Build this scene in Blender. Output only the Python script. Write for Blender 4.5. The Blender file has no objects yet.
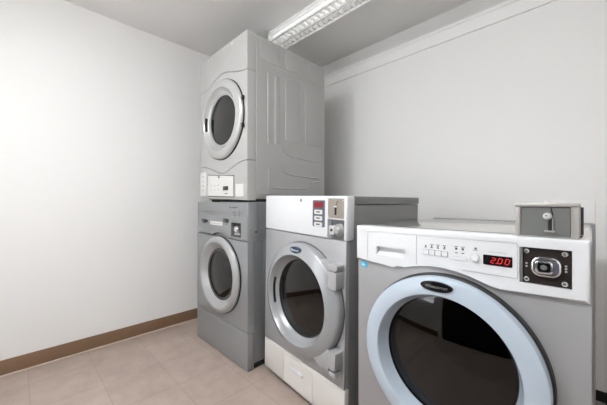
import bpy, bmesh, math, random
from mathutils import Vector, Matrix
random.seed(4)
PI = math.pi
scene = bpy.context.scene
COL = scene.collection

# ------------------------------------------------------------------ materials
MATS = {}
def mat(name, col, rough=0.5, metal=0.0, coat=0.0, var=0.0, vscale=6.0, bump=0.0, bscale=200.0,
        emit=None, estr=0.0, trans=0.0, ior=1.45, spec=None, stretch=None):
    if name in MATS: return MATS[name]
    m = bpy.data.materials.new(name); m.use_nodes = True
    nt = m.node_tree; b = nt.nodes['Principled BSDF']
    c = (*col, 1)
    b.inputs['Base Color'].default_value = c
    b.inputs['Roughness'].default_value = rough
    b.inputs['Metallic'].default_value = metal
    b.inputs['Coat Weight'].default_value = coat
    b.inputs['Coat Roughness'].default_value = 0.08
    b.inputs['IOR'].default_value = ior
    b.inputs['Transmission Weight'].default_value = trans
    if emit:
        b.inputs['Emission Color'].default_value = (*emit, 1)
        b.inputs['Emission Strength'].default_value = estr
    tc = nt.nodes.new('ShaderNodeTexCoord')
    src = tc.outputs['Object']
    if stretch:
        mp = nt.nodes.new('ShaderNodeMapping'); mp.inputs['Scale'].default_value = stretch
        nt.links.new(src, mp.inputs['Vector']); src = mp.outputs['Vector']
    n = nt.nodes.new('ShaderNodeTexNoise'); n.inputs['Scale'].default_value = vscale
    n.inputs['Detail'].default_value = 4
    nt.links.new(src, n.inputs['Vector'])
    if var > 0:
        mx = nt.nodes.new('ShaderNodeMix'); mx.data_type = 'RGBA'
        mx.inputs[6].default_value = tuple(min(1, v*(1+var)) for v in col)+(1,)
        mx.inputs[7].default_value = tuple(v*(1-var) for v in col)+(1,)
        nt.links.new(n.outputs['Fac'], mx.inputs[0]); nt.links.new(mx.outputs[2], b.inputs['Base Color'])
    if bump > 0:
        n2 = nt.nodes.new('ShaderNodeTexNoise'); n2.inputs['Scale'].default_value = bscale
        nt.links.new(src, n2.inputs['Vector'])
        bp = nt.nodes.new('ShaderNodeBump'); bp.inputs['Strength'].default_value = bump
        bp.inputs['Distance'].default_value = 0.002
        nt.links.new(n2.outputs['Fac'], bp.inputs['Height']); nt.links.new(bp.outputs['Normal'], b.inputs['Normal'])
    MATS[name] = m
    return m

M_wall   = mat('wall_paint', (.875,.865,.85), .75, var=.008, vscale=1.5, bump=.15, bscale=160)
M_ceil   = mat('ceiling_paint', (.87,.86,.845), .85, var=.015, vscale=1.2, bump=.15, bscale=120)
M_trim   = mat('trim_paint', (.88,.87,.86), .45, var=.01)
M_base   = mat('brown_vinyl_base', (.225,.135,.08), .42, var=.12, vscale=5, bump=.1)
M_caulk  = mat('beige_caulk', (.62,.50,.41), .6)
M_darkdr = mat('dark_door_paint', (.018,.015,.013), .5, var=.1)
M_dryer  = mat('pale_grey_enamel', (.425,.42,.41), .34, var=.015, bump=.03)
M_dryerw = mat('pale_plastic', (.66,.65,.63), .35, var=.01)
M_silver = mat('silver_grey_enamel', (.30,.308,.315), .36, metal=.35, var=.03, bump=.04)
M_silr   = mat('silver_plastic_ring', (.40,.40,.40), .36, metal=.25, var=.02)
M_mid    = mat('mid_silver_enamel', (.40,.40,.41), .38, metal=.25, var=.02, bump=.04)
M_midring= mat('mid_grey_ring', (.37,.378,.39), .27, metal=.2, var=.02)
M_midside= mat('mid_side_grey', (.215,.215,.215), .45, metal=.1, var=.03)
M_hinge  = mat('hinge_grey', (.42,.42,.43), .35, metal=.1, var=.02)
M_white  = mat('white_panel_enamel', (.73,.74,.76), .25, coat=.2, var=.006)
M_cream  = mat('cream_panel_enamel', (.73,.705,.675), .35, var=.01)
M_right  = mat('right_grey_enamel', (.365,.362,.368), .33, metal=.2, var=.015, bump=.03)
M_blue   = mat('pale_blue_plastic', (.49,.565,.645), .25, coat=.3, var=.01)
M_steel  = mat('brushed_steel', (.86,.84,.81), .13, metal=.9, var=.05, vscale=30, stretch=(1,12,1))
M_chrome = mat('chrome', (.85,.85,.85), .2, metal=.9, var=.03)
M_bright = mat('bright_lock_metal', (.74,.73,.71), .3, metal=.3, var=.03)
M_drum   = mat('drum_steel', (.30,.30,.30), .3, metal=.9, var=.1, vscale=20)
M_black  = mat('black_rubber', (.012,.012,.013), .5, var=.1)
M_gloss  = mat('gloss_black', (.01,.01,.012), .12, coat=.5, var=.1)
M_brownp = mat('brown_black_plate', (.035,.028,.026), .3, metal=.3, var=.2, vscale=40)
M_taupe  = mat('taupe_metal', (.44,.415,.39), .4, metal=.25, var=.03)
M_plate  = mat('grey_steel_plate', (.20,.205,.195), .4, metal=.35, var=.05, vscale=60)
M_nickel = mat('warm_nickel_plate', (.36,.32,.28), .35, metal=.5, var=.04)
M_slate  = mat('slate_keypad', (.11,.115,.15), .45, var=.03)
M_red    = mat('red_display', (.24,.015,.022), .3, emit=(.8,.02,.03), estr=.03, var=.1)
M_led    = mat('red_led', (.5,.02,.02), .4, emit=(1,.02,.02), estr=.55)
M_label  = mat('cyan_sticker', (.06,.50,.72), .4, var=.1, vscale=60)
M_ink    = mat('grey_ink', (.07,.07,.08), .6)
M_ink2   = mat('pale_ink', (.45,.45,.46), .6)
M_navy   = mat('navy_badge', (.01,.045,.10), .25, coat=.4)
M_lens   = mat('smoked_lens', (.02,.02,.02), .15, coat=.5)
M_tube   = mat('fluorescent_tube', (.95,.95,.95), .4, emit=(1,.99,.97), estr=1.1)
M_fix    = mat('white_fixture_metal', (.88,.88,.87), .3, var=.01)
M_diff   = mat('lit_diffuser', (.95,.95,.95), .4, emit=(.965,.985,1), estr=29)
M_glass  = mat('tinted_door_glass', (.05,.048,.046), .02, trans=1.0, ior=1.55)
M_dring  = mat('dryer_ring_grey', (.50,.50,.49), .28, metal=.3, var=.02)
M_pane   = mat('clear_window_glass', (1,1,1), .0, trans=1.0, ior=1.1)

def floor_material():
    m = bpy.data.materials.new('vinyl_tile_floor'); m.use_nodes = True
    nt = m.node_tree; b = nt.nodes['Principled BSDF']
    tc = nt.nodes.new('ShaderNodeTexCoord'); sep = nt.nodes.new('ShaderNodeSeparateXYZ')
    nt.links.new(tc.outputs['Object'], sep.inputs[0])
    def math_(op, a, bb=None):
        n = nt.nodes.new('ShaderNodeMath'); n.operation = op
        for i, v in enumerate((a, bb)):
            if v is None: continue
            if isinstance(v, (int, float)): n.inputs[i].default_value = v
            else: nt.links.new(v, n.inputs[i])
        return n.outputs[0]
    T = .302
    cells, lines = [], []
    for ax, off in (('X', 1.97), ('Y', -.048)):
        t = math_('DIVIDE', math_('ADD', sep.outputs[ax], off), T)
        cells.append(math_('FLOOR', t))
        fr = math_('FRACT', t)
        d = math_('MINIMUM', fr, math_('SUBTRACT', 1.0, fr))
        lines.append(math_('LESS_THAN', d, .0048))
    line = math_('MAXIMUM', *lines)
    cmb = nt.nodes.new('ShaderNodeCombineXYZ')
    nt.links.new(cells[0], cmb.inputs[0]); nt.links.new(cells[1], cmb.inputs[1])
    wn = nt.nodes.new('ShaderNodeTexWhiteNoise'); wn.noise_dimensions = '2D'
    nt.links.new(cmb.outputs[0], wn.inputs['Vector'])
    n1 = nt.nodes.new('ShaderNodeTexNoise'); n1.inputs['Scale'].default_value = 7; n1.inputs['Detail'].default_value = 8; n1.inputs['Roughness'].default_value=.7
    nt.links.new(tc.outputs['Object'], n1.inputs['Vector'])
    rp = nt.nodes.new('ShaderNodeValToRGB')
    rp.color_ramp.elements[0].position = .3; rp.color_ramp.elements[0].color = (.37,.29,.245,1)
    rp.color_ramp.elements[1].position = .72; rp.color_ramp.elements[1].color = (.47,.38,.33,1)
    f = math_('ADD', n1.outputs['Fac'], math_('MULTIPLY', math_('SUBTRACT', wn.outputs['Value'], .5), .12))
    nt.links.new(f, rp.inputs[0])
    mx = nt.nodes.new('ShaderNodeMix'); mx.data_type = 'RGBA'
    nt.links.new(math_('MULTIPLY', line, .42), mx.inputs[0]); nt.links.new(rp.outputs[0], mx.inputs[6])
    mx.inputs[7].default_value = (.17,.13,.11,1)
    nt.links.new(mx.outputs[2], b.inputs['Base Color'])
    b.inputs['Roughness'].default_value = .5
    bp = nt.nodes.new('ShaderNodeBump'); bp.inputs['Strength'].default_value = .25; bp.inputs['Distance'].default_value = .002
    nt.links.new(math_('SUBTRACT', 1.0, line), bp.inputs['Height']); nt.links.new(bp.outputs['Normal'], b.inputs['Normal'])
    return m
M_floor = floor_material()

# ------------------------------------------------------------------ mesh helpers (all in room coordinates, metres)
def new(): return bmesh.new()

def box(bm, x0, x1, y0, y1, z0, z1, bev=0, seg=2, only=None):
    r = bmesh.ops.create_cube(bm, size=1)
    vs = r['verts']
    for v in vs:
        v.co = Vector(((x0+x1)/2+v.co.x*(x1-x0), (y0+y1)/2+v.co.y*(y1-y0), (z0+z1)/2+v.co.z*(z1-z0)))
    if bev > 0:
        es = list({e for v in vs for e in v.link_edges})
        if only: es = [e for e in es if only(e)]
        bmesh.ops.bevel(bm, geom=es, offset=bev, segments=seg, profile=.5, affect='EDGES')
    return bm

def prism(bm, pts, y0, y1, bev=0, seg=2):
    """outline in x/z, front face at y0 (towards the viewer), back at y1"""
    a = [bm.verts.new((x, y0, z)) for x, z in pts]
    b = [bm.verts.new((x, y1, z)) for x, z in pts]
    f = bm.faces.new(a); bm.faces.new(list(reversed(b)))
    n = len(pts)
    for i in range(n):
        bm.faces.new((a[i], b[i], b[(i+1) % n], a[(i+1) % n]))
    if bev > 0:
        bmesh.ops.bevel(bm, geom=list(f.edges), offset=bev, segments=seg, profile=.5, affect='EDGES')
    return bm

def lathe(bm, cx, cz, prof, seg=96, closed=False, axis='Y'):
    """revolve (radius, y) about the y axis through cx, cz"""
    rings = []
    for r, y in prof:
        if r < 1e-6: rings.append([bm.verts.new((cx, y, cz))])
        else: rings.append([bm.verts.new((cx+r*math.cos(2*PI*k/seg), y, cz+r*math.sin(2*PI*k/seg))) for k in range(seg)])
    pairs = list(zip(rings, rings[1:]))
    if closed: pairs.append((rings[-1], rings[0]))
    for A, B in pairs:
        for k in range(seg):
            k2 = (k+1) % seg
            if len(A) == 1 and len(B) == 1: continue
            if len(A) == 1: bm.faces.new((A[0], B[k], B[k2]))
            elif len(B) == 1: bm.faces.new((A[k], B[0], A[k2]))
            else: bm.faces.new((A[k], B[k], B[k2], A[k2]))
    return bm

def tube(bm, pts, r, seg=8):
    rings = []
    for i, p in enumerate(pts):
        p = Vector(p)
        d = (Vector(pts[min(i+1, len(pts)-1)])-Vector(pts[max(i-1, 0)])).normalized()
        a = d.cross(Vector((.3, .2, 1))).normalized(); b = d.cross(a)
        rings.append([bm.verts.new(p+a*r*math.cos(2*PI*k/seg)+b*r*math.sin(2*PI*k/seg)) for k in range(seg)])
    for A, B in zip(rings, rings[1:]):
        for k in range(seg): bm.faces.new((A[k], A[(k+1) % seg], B[(k+1) % seg], B[k]))
    bm.faces.new(rings[0]); bm.faces.new(list(reversed(rings[-1])))
    return bm

def rrect(x0, x1, z0, z1, r, n=5):
    out = []
    for cx, cz, a0 in ((x1-r, z1-r, 0), (x0+r, z1-r, 90), (x0+r, z0+r, 180), (x1-r, z0+r, 270)):
        for k in range(n+1):
            a = math.radians(a0+90*k/n); out.append((cx+r*math.cos(a), cz+r*math.sin(a)))
    return out

def ellipse(cx, cz, rx, rz, n=40):
    return [(cx+rx*math.cos(2*PI*k/n), cz+rz*math.sin(2*PI*k/n)) for k in range(n)]

def base_of(parent):
    r = parent
    while r is not None and r.parent is not None: r = r.parent
    return Vector(r['_o']) if r is not None and '_o' in r else Vector((0, 0, 0))

def link(name, me, m, parent):
    o = bpy.data.objects.new(name, me); COL.objects.link(o)
    if m: me.materials.append(m)
    if parent is not None: o.parent = parent
    return o

def finish(me, sharp=35):
    bm = bmesh.new(); bm.from_mesh(me)
    bmesh.ops.remove_doubles(bm, verts=bm.verts, dist=1e-6)
    bmesh.ops.recalc_face_normals(bm, faces=bm.faces)
    for f in bm.faces: f.smooth = True
    for e in bm.edges:
        if len(e.link_faces) == 2 and e.calc_face_angle(0) > math.radians(sharp): e.smooth = False
    bm.to_mesh(me); bm.free()

def build(name, bm, m, parent=None, cuts=(), origin=None):
    """link bm as ONE mesh object; cuts are bmeshes subtracted from it"""
    me = bpy.data.meshes.new(name)
    bmesh.ops.recalc_face_normals(bm, faces=bm.faces)
    bm.to_mesh(me); bm.free()
    for c in cuts:
        bmesh.ops.recalc_face_normals(c, faces=c.faces)
        mc = bpy.data.meshes.new('cutter'); c.to_mesh(mc); c.free()
        oc = bpy.data.objects.new('cutter', mc); ot = bpy.data.objects.new('target', me)
        COL.objects.link(oc); COL.objects.link(ot)
        md = ot.modifiers.new('b', 'BOOLEAN'); md.operation = 'DIFFERENCE'; md.solver = 'EXACT'; md.object = oc
        dg = bpy.context.evaluated_depsgraph_get(); dg.update()
        me2 = bpy.data.meshes.new_from_object(ot.evaluated_get(dg))
        bpy.data.objects.remove(ot); bpy.data.objects.remove(oc)
        bpy.data.meshes.remove(me); bpy.data.meshes.remove(mc)
        me = me2; me.materials.clear()
    me.name = name
    off = base_of(parent) if parent is not None else (Vector(origin) if origin else Vector((0, 0, 0)))
    me.transform(Matrix.Translation(-off))
    finish(me)
    o = link(name, me, m, parent)
    if parent is None and origin: o.location = origin
    return o

def text(name, s, x, y, z, h, m, parent, w=None, shear=0.0):
    """lettering facing the viewer (-y), centred on x/z, h = letter height"""
    cu = bpy.data.curves.new('t', 'FONT'); cu.body = s; cu.size = 1; cu.extrude = .02
    cu.align_x = 'CENTER'; cu.align_y = 'CENTER'; cu.shear = shear
    ot = bpy.data.objects.new('t', cu); COL.objects.link(ot)
    dg = bpy.context.evaluated_depsgraph_get(); dg.update()
    me = bpy.data.meshes.new_from_object(ot.evaluated_get(dg))
    bpy.data.objects.remove(ot); bpy.data.curves.remove(cu)
    xs = [v.co.x for v in me.vertices]; ys = [v.co.y for v in me.vertices]
    sx = (w/(max(xs)-min(xs))) if w else h/.72
    sy = h/.72
    cx = (max(xs)+min(xs))/2; cy = (max(ys)+min(ys))/2
    off = base_of(parent)
    for v in me.vertices:
        v.co = Vector((x+(v.co.x-cx)*sx, y-v.co.z*.02, z+(v.co.y-cy)*sy))-off
    me.name = name; me.materials.clear()
    return link(name, me, m, parent)

def empty(name, loc, label, cat, group=None):
    o = bpy.data.objects.new(name, None); COL.objects.link(o)
    o.location = loc; o['_o'] = list(loc); o.empty_display_size = .1
    o['label'] = label; o['category'] = cat
    if group: o['group'] = group
    return o
def struct(name, bm, m, cuts=()):
    o = build(name, bm, m, None, cuts); o['kind'] = 'structure'; return o
def lab(o, s): o['label'] = s; return o

# ------------------------------------------------------------------ the room
XL, XR, YB, YF, ZC = -2.487, 1.9, 2.15, -.75, 2.39
struct('floor', box(new(), XL, XR, YF, YB, -.1, 0), M_floor)
struct('ceiling', box(new(), XL, XR, YF, YB, ZC, ZC+.1), M_ceil)
struct('wall_left', box(new(), XL-.1, XL, YF-.1, YB+.1, -.1, ZC+.1), M_wall)
struct('wall_back', box(new(), XL, XR, YB, YB+.1, -.1, ZC+.1), M_wall)
struct('wall_right', box(new(), XR, XR+.1, YF-.1, YB+.1, -.1, ZC+.1), M_wall)
struct('wall_front', box(new(), XL, XR, YF-.1, YF, -.1, ZC+.1), M_wall,
       [box(new(), -.95, .25, YF-.2, YF+.05, -.2, 2.06), box(new(), -1.80, -1.06, YF-.2, YF+.05, .50, 2.16), box(new(), .50, 1.70, YF-.2, YF+.05, .50, 2.16)])
def fill_window(n, xa, xb, za, zb_, energy):  # windows added out of view, each with an area light to brighten the room
    bm = new(); xm = (xa+xb)/2
    for a_ in ((xa, xa+.04, za, zb_), (xb-.04, xb, za, zb_), (xa+.04, xb-.04, za, za+.04), (xa+.04, xb-.04, zb_-.04, zb_), (xm-.015, xm+.015, za+.04, zb_-.04)):
        box(bm, a_[0], a_[1], YF-.07, YF-.03, a_[2], a_[3])
    w_ = struct('window_%d' % n, bm, M_trim)
    bm = new(); box(bm, xa+.03, xb-.03, YF-.052, YF-.048, za+.03, zb_-.03); build('pane', bm, M_pane, w_)
    l = bpy.data.lights.new('window_daylight', 'AREA'); l.shape = 'RECTANGLE'; l.size = xb-xa-.06; l.size_y = zb_-za-.06
    l.energy = energy; l.color = (.95, .975, 1)
    o = bpy.data.objects.new('window_daylight', l); COL.objects.link(o); o.location = (xm, YF-.12, (za+zb_)/2); o.rotation_euler = (PI/2, 0, 0)
fill_window(1, -1.80, -1.06, .50, 2.16, 15)
fill_window(2, .50, 1.70, .50, 2.16, 8)
d = struct('door_1', box(new(), -.945, .245, YF-.09, YF-.045, .004, 2.055, .003), M_darkdr)
hd = new(); lathe(hd, -.86, 1.0, [(0, YF-.005), (.026, YF-.008), (.028, YF-.03), (.012, YF-.035), (.012, YF-.047)], 24)
build('door_handle', hd, M_chrome, d)
def baseboard(name, x0, x1, y0, y1, dirn):
    bm = new()
    box(bm, x0, x1, y0, y1, .004, dirn, .003, 2)
    return struct(name, bm, M_base if dirn > .08 else M_black)
baseboard('baseboard_left', XL, XL+.008, YF, YB, .097)
baseboard('baseboard_back', XL+.009, XR, YB-.008, YB, .060)
baseboard('baseboard_front', XL+.009, -1.0, YF, YF+.008, .097)
bm = new(); box(bm, XL, XL+.016, YF, YB, 0, .010, .004, 2)
struct('trim_1', bm, M_caulk)
# stepped board below the ceiling on the back wall
bm = new()
prof = [(YB, 2.178), (YB-.012, 2.178), (YB-.016, 2.190), (YB-.016, 2.252), (YB-.024, 2.258), (YB-.030, 2.268), (YB-.030, 2.276), (YB, 2.276)]
a = [bm.verts.new((XL, y, z)) for y, z in prof]; b = [bm.verts.new((XR, y, z)) for y, z in prof]
bm.faces.new(a); bm.faces.new(list(reversed(b)))
for i in range(len(prof)): bm.faces.new((a[i], b[i], b[(i+1) % len(prof)], a[(i+1) % len(prof)]))
struct('trim_2', bm, M_trim)

# ------------------------------------------------------------------ the louvred ceiling light
def louvre_light(x0, x1, yc, label, hw=.078):
    t = empty('ceiling_light', (x0, yc, ZC), label, 'ceiling light')
    z1 = ZC; zb = ZC-.086
    bm = new()                      # steel channel with sloping shoulders, open below
    p = [(-hw+.004, z1), (-hw, z1-.020), (-hw+.012, z1-.024), (hw-.012, z1-.024), (hw, z1-.020), (hw-.004, z1)]
    a = [bm.verts.new((x0+.01, yc+y, z)) for y, z in p]; b = [bm.verts.new((x1-.01, yc+y, z)) for y, z in p]
    for i in range(len(p)): bm.faces.new((a[i], b[i], b[(i+1) % len(p)], a[(i+1) % len(p)]))
    bm.faces.new(a); bm.faces.new(list(reversed(b)))
    build('housing', bm, M_fix, t)
    for xe, s in ((x0, 1), (x1, -1)):
        bm = new(); box(bm, min(xe, xe+s*.012), max(xe, xe+s*.012), yc-hw-.003, yc+hw+.003, zb, z1-.004, .003)
        e = build('end_cap', bm, M_fix, t)
        bm = new(); tube(bm, [(xe-s*.002, yc-hw*.55, z1-.04), (xe+s*.004, yc-hw*.55, z1-.04)], .007, 12)
        k = build('knockout', bm, M_black, e)
    for s in (-1, 1):
        bm = new(); tube(bm, [(x0+.03, yc+s*.042, z1-.046), (x1-.03, yc+s*.042, z1-.046)], .0125, 14)
        build('fluorescent_tube', bm, M_tube, t)
        bm = new(); box(bm, x0+.012, x1-.012, yc+s*hw-.006, yc+s*hw+.006, zb-.004, zb+.014, .002)
        build('side_rail', bm, M_fix, t)
        bm = new(); box(bm, x0+.012, x1-.012, yc+s*hw-.003, yc+s*hw+.003, zb+.036, zb+.042, .001, 1)
        build('side_rail', bm, M_fix, t)
    bm = new(); box(bm, x0+.012, x1-.012, yc-.007, yc+.007, zb-.004, zb+.026, .002)
    build('centre_rail', bm, M_fix, t)
    n = 53; me = None
    for k in range(n):
        x = x0+.02+(x1-x0-.04)*k/(n-1)
        bm = new(); box(bm, x-.0014, x+.0014, yc-hw+.006, yc+hw-.006, zb-.001, zb+.024)
        build('louvre_blade', bm, M_fix, t)
    return t
louvre_light(-1.80, .66, 1.487, 'long white louvred fluorescent ceiling light above the machines')
# unseen ceiling fitting, added over the aisle to light the machine fronts
t = empty('ceiling_light', (-1.4, -.25, ZC), 'white box ceiling light with a lit flat diffuser over the aisle', 'ceiling light')
bm = new(); box(bm, -1.40, .0, -.40, -.10, ZC-.03, ZC-.0005, .004); build('housing', bm, M_fix, t)
bm = new(); box(bm, -1.38, -.02, -.38, -.12, ZC-.10, ZC-.0305, .02, 3); build('diffuser', bm, M_diff, t)

# ------------------------------------------------------------------ shared pieces
def drum(parent, cx, cz, r, y0, depth=.36):
    bm = new()
    lathe(bm, cx, cz, [(r*.96, y0), (r*1.0, y0+.02), (r*1.25, y0+.05), (r*1.25, y0+depth), (.03, y0+depth+.02), (0, y0+depth+.02),
                       (0, y0+depth+.024), (r*1.27, y0+depth+.004), (r*1.27, y0+.048), (r*1.02, y0+.018), (r*.98, y0)], 72)
    d = build('drum', bm, M_drum, parent)
    for k in range(3):
        a = math.radians(90+120*k)
        bm = new(); c = Vector((cx+r*1.2*math.cos(a), 0, cz+r*1.2*math.sin(a)))
        tube(bm, [(c.x, y0+.07, c.z), (c.x, y0+depth-.02, c.z)], .022, 10)
        build('drum_lifter', bm, M_drum, d)
def disc_glass(name, parent, cx, cz, r, y, dome=.012, th=.005):
    bm = new(); N = 10
    front = [(r*(k/N), y-dome*(1-(k/N)**2)) for k in range(N+1)]
    back = [(r*(k/N), y+th-dome*(1-(k/N)**2)) for k in range(N, -1, -1)]
    lathe(bm, cx, cz, front+back, 96)
    return build(name, bm, M_glass, parent)
def cyl_cut(cx, cz, r, y0, y1):
    return lathe(new(), cx, cz, [(0, y0), (r, y0), (r, y1), (0, y1)], 96)
def screw(parent, x, y, z, r=.006, m=None, name='screw'):
    bm = new(); lathe(bm, x, z, [(0, y-.004), (r*.6, y-.0035), (r, y-.001), (r, y+.002), (0, y+.002)], 20)
    return build(name, bm, m or M_chrome, parent)
def feet(parent, xs, ys, h, z0=0):
    for x in xs:
        for y in ys:
            bm = new(); r = .022
            vs = bmesh.ops.create_cone(bm, cap_ends=True, segments=20, radius1=r, radius2=r*.7, depth=h)['verts']
            for v in vs: v.co += Vector((x, y, z0+h/2))
            build('foot', bm, M_black, parent)

# ------------------------------------------------------------------ A: lower washer of the stack
wx0, wx1, wy0, wy1 = -2.166, -1.477, .994, 1.705
W = empty('washing_machine', ((wx0+wx1)/2, wy0, 0), 'silver grey front-loading washer on the floor under the stacked dryer', 'washing machine')
cx, cz = -1.807, .547
bm = new(); box(bm, wx0+.004, wx1-.004, wy0+.024, wy1, .032, 1.043, .012, 3)
build('cabinet', bm, M_silver, W, [cyl_cut(cx, cz, .215, wy0-.1, wy0+.5)])
bm = new(); prism(bm, [(wx0, .809), (wx1, .796), (wx1, 1.043), (wx0, 1.043)], wy0, wy0+.075, .014, 3)
cp = build('control_panel', bm, M_silver, W,
      [cyl_cut(cx, cz, .287, wy0-.1, wy0+.3), box(new(), wx0-.01, wx1+.01, wy0-.01, wy0+.005, .973, .979),
       box(new(), -1.666, -1.550, wy0-.02, wy0+.03, .818, .909), prism(new(), [(-2.092, .918), (-1.992, .914), (-1.992, .888), (-2.075, .888)], wy0-.01, wy0+.02)])
bm = new(); prism(bm, [(wx0, .236), (wx1, .236), (wx1, .7945), (wx0, .8075)], wy0, wy0+.05, .006, 2)
build('front_panel', bm, M_silver, W, [cyl_cut(cx, cz, .215, wy0-.1, wy0+.3)])
bm = new(); box(bm, wx0, wx1, wy0, wy0+.05, .004, .233, .006, 3)
build('kick_panel', bm, M_silver, W)
bm = new(); box(bm, wx0+.008, wx1-.006, wy0+.052, wy1-.02, .004, .0315, .002)
build('base_frame', bm, M_black, W)
feet(W, (wx0+.06, wx1-.06), (wy0+.06, wy1-.06), .009)
drum(W, cx, cz, .165, wy0+.01)
D = build('door', lathe(new(), cx, cz, [(.259, wy0+.002), (.259, wy0-.018), (.250, wy0-.030), (.236, wy0-.037), (.224, wy0-.0385), (.2185, wy0-.036),
          (.200, wy0-.016), (.178, wy0+.000), (.172, wy0+.006), (.172, wy0+.014), (.20, wy0+.014), (.24, wy0-.006), (.25, wy0+.002)], closed=True), M_silr, W)
build('door_seal', lathe(new(), cx, cz, [(.264, wy0+.001), (.263, wy0-.008), (.2585, wy0-.008), (.2585, wy0+.001)], closed=True), M_black, D)
build('seal_ring', lathe(new(), cx, cz, [(.1765, wy0-.003), (.1765, wy0+.006), (.158, wy0+.009), (.158, wy0-.001)], closed=True), M_gloss, D)
disc_glass('door_glass', D, cx, cz, .158, wy0+.004, .01)
# controls
bm = new(); prism(bm, [(-2.088, .914), (-1.996, .910), (-1.996, .892), (-2.070, .892)], wy0+.012, wy0+.019)
build('soap_drawer_grip', bm, M_black, cp)
bm = new(); prism(bm, rrect(-1.951, -1.779, .880, .907, .004), wy0-.002, wy0+.004, .001)
s = build('instruction_label', bm, M_dryerw, cp)
bm = new()
for k in range(7): box(bm, -1.935+k*.021, -1.922+k*.021, wy0-.0026, wy0-.0018, .889, .897)
build('label_print', bm, M_ink2, s)
bm = new(); prism(bm, rrect(-1.765, -1.697, .905, .931, .003), wy0-.002, wy0+.004, .001); build('display', bm, M_gloss, cp)
bm = new(); box(bm, -1.745, -1.715, wy0-.0008, wy0+.002, .893, .898); build('printed_mark', bm, M_ink, cp)
for k, w_ in enumerate((.012, .02, .016, .022)):
    bm = new(); box(bm, -1.685+k*.026, -1.685+k*.026+w_, wy0-.0008, wy0+.002, 1.003+.004*(k % 2), 1.012)
    build('printed_mark', bm, M_ink, cp)
for k in range(2):
    x = -1.648+k*.045
    bm = new(); prism(bm, rrect(x, x+.030, .948, .992, .003), wy0-.004, wy0+.004, .001, 1)
    c_ = build('coin_slot', bm, M_silr, cp)
    bm = new(); box(bm, x+.012, x+.017, wy0-.0055, wy0-.002, .954, .986); build('slot_opening', bm, M_black, c_)
bm = new(); box(bm, -1.665, -1.551, wy0+.018, wy0+.029, .819, .908)
cc = build('coin_box_recess', bm, M_black, cp)
bm = new(); lathe(bm, -1.604, .868, [(0, wy0-.006), (.018, wy0-.006), (.022, wy0), (.022, wy0+.018), (0, wy0+.018)], 32)
build('coin_lock', bm, M_chrome, cc)
bm = new(); prism(bm, rrect(-1.636, -1.572, .830, .846, .004), wy0+.004, wy0+.018, .002, 1)
build('coin_chute', bm, M_silr, cc)
screw(W, wx1-.0, wy0+.10, .84, .001)
bm = new(); tube(bm, [(wx1-.006, 1.055, .855), (wx1+.003, 1.055, .855)], .006, 14)
build('side_screw', bm, M_chrome, W)
bm = new(); box(bm, wx1-.005, wx1-.001, 1.12, 1.66, .25, .80, .0015); build('side_panel', bm, M_silver, W)

# ------------------------------------------------------------------ B: dryer on top of it
dx0, dx1, dy0, dy1 = -2.112, -1.479, .994, 1.713
Z0, Z1 = 1.062, 2.100
DR = empty('tumble_dryer', ((dx0+dx1)/2, dy0, 1.043), 'pale grey tumble dryer stacked on top of the silver washer beside the left wall', 'tumble dryer')
cx, cz = -1.778, 1.602
bm = new(); box(bm, dx0+.003, dx1, dy0+.064, dy1, Z0, Z1, .010, 3)
build('cabinet', bm, M_dryer, DR, [cyl_cut(cx, cz, .20, dy0-.1, dy0+.5)])
RU = .315
def arc_edge(zside, up, r=RU, n=26):
    """outline of a seam that runs level then swells round the door"""
    pts = []
    sgn = 1 if up else -1
    for k in range(n+1):
        x = dx0+(dx1-dx0)*k/n
        h = math.exp(-((x-cx)/.165)**2*1.0)
        zz = zside+sgn*.066*h
        pts.append((x, zz))
    return pts
top_e = arc_edge(1.856, True); bot_e = arc_edge(1.306, False)
bm = new(); prism(bm, [(dx0, Z1), ]+[(x, z+.002) for x, z in top_e]+[(dx1, Z1)], dy0, dy0+.062, .004, 2)
up = build('upper_panel', bm, M_dryer, DR)
bm = new(); prism(bm, [(x, z-.002) for x, z in top_e][::-1]+[(x, z+.002) for x, z in bot_e], dy0, dy0+.062, .002, 2)
build('front_panel', bm, M_dryer, DR, [cyl_cut(cx, cz, .20, dy0-.1, dy0+.3)])
bm = new(); prism(bm, [(x, z-.002) for x, z in bot_e][::-1]+[(dx0, Z0+.018), (dx0+.01, Z0+.012), (dx1, Z0-.008)], dy0, dy0+.062, .002, 2)
lp = build('lower_panel', bm, M_dryer, DR)
for x, z in ((-1.98, 2.078), (-1.655, 2.078)):
    screw(up, x, dy0, z, .007, M_white, 'cover_cap')
drum(DR, cx, cz, .165, dy0+.01)
D = build('door', lathe(new(), cx, cz, [(.267, dy0+.002), (.267, dy0-.012), (.262, dy0-.020), (.255, dy0-.026), (.222, dy0-.032), (.214, dy0-.032), (.2095, dy0-.026),
          (.199, dy0-.008), (.184, dy0+.004), (.176, dy0+.008), (.176, dy0+.014), (.22, dy0+.014), (.25, dy0+.002)], closed=True), M_dring, DR)
build('door_seal', lathe(new(), cx, cz, [(.2725, dy0+.001), (.2715, dy0-.008), (.2665, dy0-.008), (.2665, dy0+.001)], closed=True), M_black, D)
build('seal_ring', lathe(new(), cx, cz, [(.184, dy0-.004), (.184, dy0+.004), (.168, dy0+.009), (.168, dy0-.001)], closed=True), M_silr, D)
disc_glass('door_glass', D, cx, cz, .168, dy0+.004, .01)
bm = new()          # finger grip cut in the left of the ring
for k in range(9):
    a0 = math.radians(180-12+3*k); 
    c = Vector((cx+.203*math.cos(a0), dy0-.016, cz+.203*math.sin(a0)))
    box(bm, c.x-.004, c.x+.004, c.y-.010, c.y+.010, c.z-.006, c.z+.006)
build('door_grip', bm, M_black, D)
for s in (-1, 1):
    bm = new(); box(bm, cx+.259, cx+.274, dy0-.018, dy0-.002, cz+s*.085-.014, cz+s*.085+.014, .003)
    build('hinge', bm, M_black, D)
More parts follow.
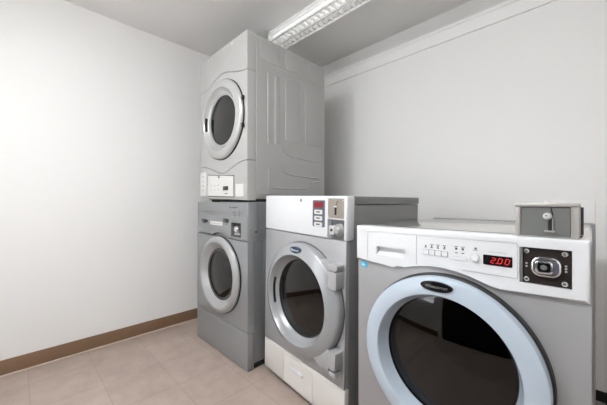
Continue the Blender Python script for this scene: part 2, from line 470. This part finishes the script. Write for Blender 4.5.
# control area low on the left
bm = new(); prism(bm, rrect(-2.086, -1.988, 1.090, 1.262, .006), dy0-.014, dy0+.003, .004, 2)
lt = build('lint_cover', bm, M_dryerw, lp)
for k in range(4):
    bm = new(); box(bm, -2.055, -2.02, dy0-.0148, dy0-.0135, 1.125+k*.034, 1.132+k*.034); build('printed_mark', bm, M_ink2, lt)
bm = new(); prism(bm, [(-1.978, 1.088), (-1.632, 1.078), (-1.632, 1.212), (-1.978, 1.238)], dy0-.006, dy0+.003, .003, 1)
cpn = build('control_panel', bm, M_dryerw, lp)
bm = new(); prism(bm, [(-1.983, 1.083), (-1.627, 1.073), (-1.627, 1.217), (-1.983, 1.243)], dy0-.0012, dy0+.002)
build('panel_gasket', bm, M_ink, cpn)
bm = new(); prism(bm, rrect(-1.759, -1.693, 1.122, 1.149, .003), dy0-.008, dy0-.004, .001); build('display', bm, M_gloss, cpn)
bm = new(); lathe(bm, -1.813, 1.216, [(0, dy0-.012), (.009, dy0-.011), (.011, dy0-.008), (.011, dy0-.004), (0, dy0-.004)], 20)
k_ = build('panel_lock', bm, M_chrome, cpn)
bm = new(); box(bm, -1.8145, -1.8115, dy0-.0132, dy0-.011, 1.210, 1.222); build('keyhole', bm, M_black, k_)
for k in range(3):
    for j in range(2):
        bm = new(); lathe(bm, -1.925+k*.05, 1.128+j*.032, [(0, dy0-.008), (.005, dy0-.0075), (.006, dy0-.004), (0, dy0-.004)], 16)
        build('button', bm, M_ink2, cpn)
for k in range(3):
    bm = new(); box(bm, -1.735+k*.013, -1.727+k*.013, dy0-.0068, dy0-.0055, 1.096, 1.103); build('printed_mark', bm, M_ink, cpn)
bm = new(); prism(bm, rrect(-1.608, -1.516, 1.078, 1.158, .004), dy0-.003, dy0+.003, .002, 1); build('service_cover', bm, M_dryerw, lp)
# pressed shapes of the right-hand side
bm = new()
box(bm, dx1-.004, dx1+.0025, dy0+.066, dy1-.004, Z0+.03, 1.927, .0012, 1)
box(bm, dx1-.004, dx1+.0025, dy0+.066, dy1-.004, 1.934, Z1-.006, .0012, 1)
def press(y0, y1, z0, z1, r=.018, h=.0055):
    pts = rrect(y0, y1, z0, z1, r)
    a = [bm.verts.new((dx1+.001, y, z)) for y, z in pts]
    cy, cz_ = (y0+y1)/2, (z0+z1)/2
    b = [bm.verts.new((dx1+h, cy+(y-cy)*(1-.010/(y1-y0)), cz_+(z-cz_)*(1-.010/(z1-z0)))) for y, z in pts]
    for i in range(len(pts)): bm.faces.new((a[i], a[(i+1) % len(pts)], b[(i+1) % len(pts)], b[i]))
    bm.faces.new(b); bm.faces.new(list(reversed(a)))
press(1.092, 1.255, 1.955, 2.072); press(1.30, 1.472, 1.955, 2.072); press(1.52, 1.685, 1.955, 2.072)
press(1.145, 1.175, 1.42, 1.886, .010); press(1.205, 1.252, 1.42, 1.886, .012); press(1.30, 1.447, 1.46, 1.884); press(1.49, 1.66, 1.46, 1.884)
press(1.150, 1.178, 1.115, 1.262, .008)
for pts in ([(1.268, 1.43), (1.285, 1.395), (1.32, 1.368), (1.38, 1.356), (1.50, 1.352), (1.655, 1.349)],
            [(1.25, 1.295), (1.27, 1.262), (1.31, 1.240), (1.38, 1.230), (1.50, 1.226), (1.64, 1.223)],
            [(1.20, 1.136), (1.49, 1.136), (1.53, 1.150), (1.56, 1.19), (1.64, 1.196)]):
    tube(bm, [(dx1+.001, y, z) for y, z in pts], .0055, 8)
build('side_panel', bm, M_dryer, DR)
for x in (dx0+.09, dx1-.07):
    for y in (dy0+.09, dy1-.07):
        bm = new(); vs = bmesh.ops.create_cone(bm, cap_ends=True, segments=20, radius1=.022, radius2=.020, depth=.020)['verts']
        for v in vs: v.co += Vector((x, y, 1.0535))
        build('foot', bm, M_black, DR)
bm = new(); box(bm, dx0+.05, dx1-.01, dy0+.068, dy1-.03, 1.045, 1.0625); build('base_frame', bm, M_black, DR)

# ------------------------------------------------------------------ C: middle washer
px_, py_ = -1.095, 1.080
MW = empty('washing_machine', (px_, py_, .0), 'silver washer with white coin panel and cream kick panel, standing between two other washers', 'washing machine')
x0, x1, y0, y1 = px_-.334, px_+.318, py_, py_+.62
cx, cz = -1.070, .542
ZT = 1.068
bm = new(); box(bm, x0+.003, x1-.002, y0+.022, y1-.004, .03, ZT-.040, .005, 2)
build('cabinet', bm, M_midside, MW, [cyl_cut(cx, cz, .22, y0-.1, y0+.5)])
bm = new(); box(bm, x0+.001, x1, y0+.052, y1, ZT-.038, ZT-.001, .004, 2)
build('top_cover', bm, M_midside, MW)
bm = new(); box(bm, x0, x1-.004, y0, y0+.03, .203, .8645, .003, 2)
build('front_panel', bm, M_mid, MW, [cyl_cut(cx, cz, .22, y0-.1, y0+.3)])
bm = new(); box(bm, x0, x1+.002, y0-.006, y0+.050, .867, ZT, .010, 3)
tp = build('control_panel', bm, M_white, MW,
      [box(new(), -.894, -.789, y0-.03, y0+.035, .864, .960), box(new(), -.892, -.791, y0-.03, y0-.002, .965, 1.056)])
bm = new(); box(bm, x0, x1, y0, y0+.03, .022, .200, .004, 2)
kp = build('kick_panel', bm, M_cream, MW, [box(new(), -1.232, -.988, y0-.02, y0+.004, .026, .188)])
bm = new(); box(bm, -1.229, -.991, y0+.0, y0+.006, .029, .185, .0015, 1)
dp = build('drain_flap', bm, M_cream, MW, [box(new(), -1.174, -1.062, y0-.02, y0+.0045, .116, .142)])
bm = new(); prism(bm, rrect(-1.172, -1.064, .117, .131, .004), y0-.006, y0+.0045, .002, 1); build('flap_handle', bm, M_white, dp)
bm = new(); box(bm, x0+.01, x1-.01, y0+.014, y1-.02, .012, .0295); build('base_frame', bm, M_black, MW)
feet(MW, (x0+.05, x1-.05), (y0+.05, y1-.05), .013, 0)
drum(MW, cx, cz, .175, y0+.03)
D = build('door', lathe(new(), cx, cz, [(.284, y0+.001), (.285, y0-.022), (.281, y0-.036), (.272, y0-.044), (.230, y0-.065), (.225, y0-.066), (.2215, y0-.062),
          (.214, y0-.040), (.197, y0-.010), (.191, y0-.006), (.191, y0+.002), (.215, y0+.002), (.25, y0-.004), (.26, y0+.001)], closed=True), M_midring, MW)
build('door_seal', lathe(new(), cx, cz, [(.288, y0+.001), (.287, y0-.004), (.2845, y0-.005), (.2845, y0+.001)], closed=True), M_ink, D)
build('seal_ring', lathe(new(), cx, cz, [(.1945, y0-.014), (.1955, y0-.006), (.1895, y0-.004), (.1895, y0-.013)], closed=True), M_black, D)
disc_glass('door_glass', D, cx, cz, .190, y0-.010, .012)
bm = new(); prism(bm, ellipse(cx+.004, cz+.252, .040, .0160), y0-.0635, y0-.050, .002, 2)
bg = build('badge', bm, M_navy, D)
text('badge_lettering', 'Wascomat', cx+.004, y0-.0640, cz+.252, .013, M_white, bg, w=.062, shear=.2)
bm = new()
for k in range(13):
    a0 = math.radians(180-17+3*k)
    c = Vector((cx+.2115*math.cos(a0), y0-.036, cz+.2115*math.sin(a0)))
    box(bm, c.x-.006, c.x+.003, c.y-.006, c.y+.010, c.z-.007, c.z+.007)
build('door_grip', bm, M_black, D)
# hinges
hg = build('hinge', prism(new(), [(-.935, .778), (-.86, .766), (-.842, .760), (-.842, .672), (-.858, .664), (-.885, .70)], y0-.040, y0-.002, .006, 2), M_hinge, MW)
bm = new(); prism(bm, rrect(-.842, -.790, .655, .732, .008), y0-.052, y0+.001, .005, 2); build('hinge_cover', bm, M_hinge, hg)
bm = new(); prism(bm, rrect(-.842, -.790, .737, .764, .006), y0-.050, y0+.001, .005, 2); build('hinge_cover', bm, M_hinge, hg)
hg = build('hinge', prism(new(), [(-.955, .300), (-.90, .268), (-.842, .270), (-.842, .372), (-.858, .378)], y0-.040, y0-.002, .006, 2), M_hinge, MW)
bm = new(); prism(bm, rrect(-.836, -.790, .300, .378, .008), y0-.052, y0+.001, .005, 2); build('hinge_cover', bm, M_hinge, hg)
bm = new(); prism(bm, rrect(-.832, -.796, .262, .286, .005), y0-.044, y0+.001, .004, 2); build('hinge_cover', bm, M_hinge, hg)
# controls
yp = y0-.006
bm = new(); prism(bm, rrect(-1.010, -.926, .922, 1.050, .004), yp-.002, yp+.003, .001, 1)
kb = build('keypad', bm, M_slate, tp)
bm = new(); prism(bm, rrect(-.998, -.938, 1.016, 1.042, .006), yp-.0045, yp-.001, .001, 1)
rd = build('display', bm, M_red, kb)
for k in range(3):
    bm = new(); prism(bm, rrect(-.996, -.941, .983-.030*k, 1.004-.030*k, .005), yp-.0045, yp-.001, .001, 1)
    b_ = build('button', bm, M_dryerw, kb)
    bm = new(); box(bm, -.981, -.956, yp-.0052, yp-.004, .991-.030*k, .997-.030*k); build('button_mark', bm, M_ink, b_)
bm = new()
for k in range(4): box(bm, -.99+k*.013, -.981+k*.013, yp-.0026, yp-.0015, .9285, .9335)
build('printed_mark', bm, M_dryerw, kb)
bm = new(); box(bm, -.905, -.806, yp+.0005, yp+.006, .970, 1.059, .001, 1)
cs = build('coin_slot_plate', bm, M_nickel, tp)
bm = new(); box(bm, -.862, -.852, yp-.003, yp+.003, .985, 1.025, .001, 1); sl = build('coin_slot', bm, M_black, cs)
bm = new(); prism(bm, rrect(-.868, -.846, 1.020, 1.026, .002), yp-.004, yp+.003, .001, 1); build('slot_lip', bm, M_chrome, cs)
bm = new(); tube(bm, [(-.846, yp-.0005, 1.05), (-.852, yp-.0005, 1.03)], .0015, 6); build('scratch_groove', bm, M_black, cs)
for x, z in ((-.898, 1.052), (-.813, 1.052), (-.898, .977), (-.813, .977)): screw(cs, x, yp+.001, z, .003)
bm = new(); box(bm, -.907, -.804, yp+.030, yp+.040, .869, .963)
nc = build('coin_box_recess', bm, M_taupe, tp)
bm = new(); lathe(bm, -.848, .915, [(0, yp-.006), (.014, yp-.006), (.020, yp), (.026, yp+.012), (.030, yp+.014), (.030, yp+.030), (0, yp+.030)], 36)
ck = build('coin_lock', bm, M_silr, nc)
bm = new(); prism(bm, rrect(-.893, -.862, .894, .936, .004), yp-.004, yp+.030, .003, 1); lk = build('lock_block', bm, M_chrome, nc)
bm = new(); lathe(bm, -.878, .914, [(0, yp-.006), (.006, yp-.006), (.006, yp-.003), (0, yp-.003)], 20); build('keyhole', bm, M_black, lk)
for x, z in ((-.898, .952), (-.815, .952), (-.898, .878), (-.815, .878)): screw(nc, x, yp+.030, z, .005)
bm = new(); lathe(bm, -1.101, 1.048, [(0, yp-.004), (.008, yp-.004), (.009, yp+.001), (0, yp+.001)], 20)
pl = build('panel_lock', bm, M_chrome, tp)
bm = new(); box(bm, -1.103, -1.099, yp-.0055, yp-.0035, 1.041, 1.054); build('keyhole', bm, M_black, pl)
for c_ in tp.children: c_.location = (.014, 0, -.004)
MW.rotation_euler = (0, math.radians(1.25), math.radians(-4.8))
MW.location.x += .004; MW.location.y -= .026
MW.location.z = .008

# ------------------------------------------------------------------ D: the large washer at the right
x0, x1, y0, y1 = -.684, .004, 1.006, 1.80
RW = empty('washing_machine', ((x0+x1)/2, y0, 0), 'grey washer with pale blue door ring and red 2.00 display on its white panel', 'washing machine')
cx, cz = -.340, .526
bm = new(); box(bm, x0+.002, x1, y0+.024, y1, .03, .930, .012, 3)
build('cabinet', bm, M_right, RW, [cyl_cut(cx, cz, .22, y0-.1, y0+.5)])
bm = new(); box(bm, x0, x1, y0, y0+.022, .032, .938-.11, .004, 2)
build('front_panel', bm, M_right, RW, [cyl_cut(cx, cz, .22, y0-.1, y0+.3)])
bm = new(); box(bm, x0+.001, x1, y0+.060, y1+.005, .920, .944, .008, 3)
tc_ = build('top_cover', bm, M_steel, RW)
bm = new(); box(bm, x0+.03, x1-.03, y0+.064, y0+.078, .943, .9448); build('front_joint', bm, M_gloss, RW)  # flat black strip standing in for the dark reflected streak along the edge
bm = new()          # back panel a little wider than the cabinet, its rim showing behind the top
box(bm, x0, x1+.0135, y1+.002, y1+.038, .03, .9475, .010, 4); build('back_panel', bm, M_right, RW)
edge = [(-.6855, .806), (-.520, .798), (-.500, .7985), (-.475, .805), (-.450, .813), (-.42, .819), (-.385, .8235), (-.345, .8240), (-.305, .8195), (-.266, .811), (-.23, .799), (-.205, .791), (-.185, .788), (.001, .787)]
bm = new()
prism(bm, edge+[(.001, .945), (-.6855, .945)], y0-.012, y0+.050, .009, 3)
yp = y0-.012
cp = build('control_panel', bm, M_white, RW,
      [box(new(), -.140, -.032, yp-.02, yp+.012, .818, .917),
       prism(new(), [(-.590,.837),(-.471,.837),(-.471,.870),(-.590,.870)], yp-.02, yp+.020),
       # fine joint round the soap drawer and the fascia
       box(new(), -.632, -.6295, yp-.02, yp+.003, .815, .926), box(new(), -.4325, -.430, yp-.02, yp+.003, .822, .926),
       box(new(), -.632, -.143, yp-.02, yp+.003, .924, .9262), box(new(), -.1445, -.142, yp-.02, yp+.003, .828, .926),
       box(new(), -.285, -.142, yp-.02, yp+.003, .8255, .8275)])
bm = new()
p = [(yp+.001, .8372), (yp+.0198, .8372), (yp+.0198, .852)]
a = [bm.verts.new((-.5895, y, z)) for y, z in p]; b = [bm.verts.new((-.4715, y, z)) for y, z in p]
bm.faces.new(a); bm.faces.new(b)
for i in range(3): bm.faces.new((a[i], a[(i+1) % 3], b[(i+1) % 3], b[i]))
build('soap_drawer_grip', bm, M_white, cp)
for k in range(4):
    x = -.408+k*.0202
    bm = new(); prism(bm, rrect(x+.0006, x+.0184, .8625, .8790, .001), yp-.003, yp+.002, .001, 1)
    b_ = build('button', bm, M_white, cp)
    bm = new(); prism(bm, rrect(x-.0012, x+.0202, .8610, .8802, .001), yp-.0006, yp+.001); build('button_edge', bm, M_ink2, b_)
for k in range(4):
    x = -.400+k*.0202
    for a_ in ((-.0035, .004, .886, .8885), (-.0015, .0025, .8895, .8945), (-.005, .006, .8968, .8985))[:3 if k else 2]:
        bm = new(); box(bm, x+a_[0], x+a_[1], yp-.0006, yp+.001, a_[2], a_[3]); build('printed_mark', bm, M_ink, cp)
bm = new(); prism(bm, rrect(-.312, -.272, .857, .868, .003), yp-.003, yp+.002, .001, 1); build('wide_button', bm, M_white, cp)
for k, x in enumerate((-.303, -.284)):
    for a_ in ((-.006, .006, .8985, .900), (-.003, .003, .889, .896), (-.0035, .004, .878, .8808)):
        bm = new(); box(bm, x+a_[0], x+a_[1], yp-.0006, yp+.001, a_[2], a_[3]); build('printed_mark', bm, M_ink, cp)
bm = new(); lathe(bm, -.249, .8715, [(0, yp-.010), (.010, yp-.009), (.0125, yp-.005), (.0125, yp+.001), (0, yp+.001)], 32); build('start_knob', bm, M_white, cp)
bm = new(); box(bm, -.256, -.242, yp-.0006, yp+.001, .893, .8945); build('printed_mark', bm, M_ink, cp)
bm = new(); box(bm, -.251, -.245, yp-.0006, yp+.001, .896, .902)
build('printed_mark', bm, M_ink, cp)
bm = new(); prism(bm, rrect(-.228, -.156, .8545, .884, .002), yp-.0015, yp+.002, .0006, 1)
dsp = build('display', bm, M_gloss, cp)
def digit(bm, ch, x, z, w, h, t):
    sg = {'2': 'abged', '0': 'abcdef'}[ch]; s = .0018
    P = {'a': (x+s, z+h, x+w, z+h), 'g': (x+.5*s, z+h/2, x+w, z+h/2), 'd': (x, z, x+w-s, z),
         'b': (x+w+s*.6, z+h/2, x+w+s, z+h), 'c': (x+w-s, z, x+w+s*.5, z+h/2), 'f': (x+s*.5, z+h/2, x+s, z+h), 'e': (x-s, z, x+s*.3, z+h/2)}
    for k in sg:
        ax, az, bx, bz = P[k]; d_ = Vector((bx-ax, 0, bz-az)); n_ = Vector((-d_.z, 0, d_.x)).normalized()*t/2; q = d_.normalized()*t*.3
        A = Vector((ax, 0, az))+q; B = Vector((bx, 0, bz))-q
        prism(bm, [((A+n_).x, (A+n_).z), ((A-n_).x, (A-n_).z), ((B-n_).x, (B-n_).z), ((B+n_).x, (B+n_).z)], yp-.0024, yp-.0010)
bm = new()
digit(bm, '2', -.207, .8615, .009, .015, .0022); digit(bm, '0', -.190, .8615, .009, .015, .0022); digit(bm, '0', -.1725, .8615, .009, .015, .0022)
box(bm, -.1955, -.1930, yp-.0024, yp-.0010, .8603, .8628)
lab(build('display_digits', bm, M_led, dsp), 'red lit digits reading 2.00')
bm = new()
for k in range(9): box(bm, -.213+k*.0048, -.2095+k*.0048, yp-.0006, yp+.001, .8925, .8945)
build('printed_mark', bm, M_ink2, cp)
# coin slide plate
bm = new(); box(bm, -.139, -.033, yp+.006, yp+.0115, .819, .916)
sp = build('coin_slide_plate', bm, M_brownp, cp)
bm = new(); box(bm, -.139, -.133, yp+.001, yp+.006, .819, .916); build('plate_flange', bm, M_plate, sp)
bm = new(); prism(bm, rrect(-.114, -.052, .842, .894, .020), yp-.004, yp+.006, .002, 2)
hs = build('coin_slide', bm, M_chrome, sp, [prism(new(), rrect(-.109, -.057, .847, .889, .016), yp-.02, yp+.0035)])
bm = new(); prism(bm, rrect(-.1085, -.0575, .8475, .8885, .016), yp+.002, yp+.004); build('slide_well', bm, M_slate, hs)
bm = new(); prism(bm, rrect(-.106, -.068, .8495, .8845, .009), yp-.007, yp+.003, .002, 2)
kn = build('slide_knob', bm, M_chrome, hs, [prism(new(), rrect(-.101, -.073, .8545, .8795, .006), yp-.03, yp-.004)])
bm = new(); prism(bm, rrect(-.1005, -.0735, .855, .879, .006), yp-.0048, yp-.0035); kf = build('knob_face', bm, M_gloss, kn)
bm = new(); lathe(bm, -.087, .867, [(0, yp-.0065), (.006, yp-.0065), (.0075, yp-.0045), (0, yp-.0045)], 20); lk = build('knob_lock', bm, M_plate, kf)
for x, z in ((-.125, .906), (-.046, .906), (-.125, .829), (-.046, .829)): screw(sp, x, yp+.005, z, .0065)
for x, z in ((-.046, .873), (-.046, .866), (-.046, .859), (-.127, .870), (-.127, .862)):
    bm = new(); box(bm, x, x+.0045, yp+.0050, yp+.0065, z, z+.0045); build('plate_print', bm, M_ink2, sp)
# door
D = build('door', lathe(new(), cx, cz, [(.272, y0-.004), (.2735, y0-.042), (.270, y0-.052), (.262, y0-.056), (.222, y0-.062), (.2175, y0-.061), (.215, y0-.056),
          (.211, y0-.040), (.201, y0-.012), (.197, y0-.002), (.197, y0+.004), (.21, y0+.004), (.25, y0-.02), (.26, y0-.004)], 128, closed=True), M_blue, RW)
build('door_seal', lathe(new(), cx, cz, [(.2790, y0+.0005), (.2780, y0-.020), (.2720, y0-.024), (.2720, y0+.0005)], 128, closed=True), M_black, D)
build('seal_ring', lathe(new(), cx, cz, [(.200, y0-.011), (.201, y0-.006), (.1965, y0-.004), (.1965, y0-.012)], 128, closed=True), M_gloss, D)
disc_glass('door_glass', D, cx, cz, .197, y0-.008, .014)
drum(RW, cx, cz, .175, y0+.005)
bm = new(); prism(bm, ellipse(-.347, .772, .050, .0165, 48), y0-.065, y0-.0575, .0022, 2)
bg = build('badge', bm, M_gloss, D)
text('badge_lettering', 'Wascomat', -.345, y0-.0655, .772, .0095, M_chrome, bg, w=.068, shear=.2)
bm = new(); box(bm, -.668, -.640, y0-.0012, y0+.001, .776, .800); st = build('energy_sticker', bm, M_label, RW)
bm = new(); box(bm, -.664, -.650, y0-.0018, y0-.001, .783, .787); box(bm, -.664, -.655, y0-.0018, y0-.001, .790, .793); build('sticker_print', bm, M_white, st)
feet(RW, (x0+.06, x1-.06), (y0+.06, y1-.06), .03, 0)

# ------------------------------------------------------------------ E: coin box standing on the right washer
zb = .9455
bx0, bx1, by0, by1 = -.152, -.019, 1.006, 1.150
CB = empty('coin_box', ((bx0+bx1)/2, by0, zb), 'small grey metal coin box with a lock, standing on top of the right washer', 'coin box')
bm = new(); box(bm, bx0, bx1, by0+.004, by1, zb, 1.036, .003, 2)
build('casing', bm, M_taupe, CB, [box(new(), bx0+.012, bx1-.016, by0-.02, by0+.012, zb+.003, 1.028)])
bm = new()
box(bm, bx0-.001, bx1+.001, by0, by0+.010, 1.0285, 1.0385, .003, 2); build('top_lip', bm, M_taupe, CB)
bm = new(); box(bm, bx0+.0125, bx1-.0165, by0+.006, by0+.0115, zb+.0035, 1.0275, .001, 1)
fp = build('face_plate', bm, M_plate, CB)
bm = new(); lathe(bm, -.0815, 1.003, [(0, by0-.004), (.006, by0-.003), (.0095, by0+.001), (.0095, by0+.007), (0, by0+.007)], 28); lk = build('lock', bm, M_bright, fp)
bm = new(); lathe(bm, -.0835, 1.0045, [(0, by0-.0046), (.002, by0-.0046), (.002, by0-.0035), (0, by0-.0035)], 14); build('keyhole', bm, M_black, lk)
bm = new(); box(bm, -.080, -.0725, by0+.002, by0+.007, .965, .996, .001, 1); build('coin_slot', bm, M_black, fp)
bm = new(); prism(bm, rrect(-.088, -.065, .9605, .9650, .001), by0-.002, by0+.007, .001, 1); box(bm, -.0715, -.0695, by0+.001, by0+.007, .965, .997); build('slot_lip', bm, M_taupe, fp)
bm = new(); tube(bm, [(-.0745, by0+.0058, 1.0255), (-.0725, by0+.0055, 1.016), (-.0700, by0+.0058, 1.006)], .0014, 6); build('coin_guide', bm, M_black, fp)
bm = new(); box(bm, bx0+.01, bx1+.006, by1+.001, by1+.016, zb, 1.026, .001, 1); build('rear_plate', bm, M_ink, CB)
bm = new()
vs = bmesh.ops.create_cone(bm, cap_ends=True, segments=20, radius1=.0075, radius2=.006, depth=.008)['verts']
for v in vs: v.co += Vector((-.082, by0+.03, 1.0395))
vs = bmesh.ops.create_cone(bm, cap_ends=True, segments=20, radius1=.0045, radius2=.004, depth=.006)['verts']
for v in vs: v.co += Vector((-.066, by0+.03, 1.0385))
build('top_bolt', bm, M_bright, CB)

# flat white cover plate on the wall behind the coin box
bm = new(); box(bm, -.19, .0195, YB-.006, YB, .70, 1.052, .002, 2)
o = build('wall_plate', bm, M_trim, None, origin=None)
o['label'] = 'flat white cover plate on the back wall behind the small coin box'; o['category'] = 'wall plate'

for o in bpy.data.objects:
    if '_o' in o: del o['_o']

# ------------------------------------------------------------------ camera, world, view
cam = bpy.data.cameras.new('camera'); cam.lens = 17.0; cam.sensor_width = 36; cam.clip_start = .02
co = bpy.data.objects.new('camera', cam); COL.objects.link(co)
co.location = (0, 0, 1.04); co.rotation_euler = (PI/2, 0, math.radians(45))
scene.camera = co
w = bpy.data.worlds.new('world'); scene.world = w; w.use_nodes = True
w.node_tree.nodes['Background'].inputs[0].default_value = (.9, .93, 1, 1); w.node_tree.nodes['Background'].inputs[1].default_value = .0
vs = scene.view_settings
vs.view_transform = 'Standard'; vs.look = 'None'; vs.gamma = 1; vs.use_curve_mapping = False
vs.exposure = 0.07
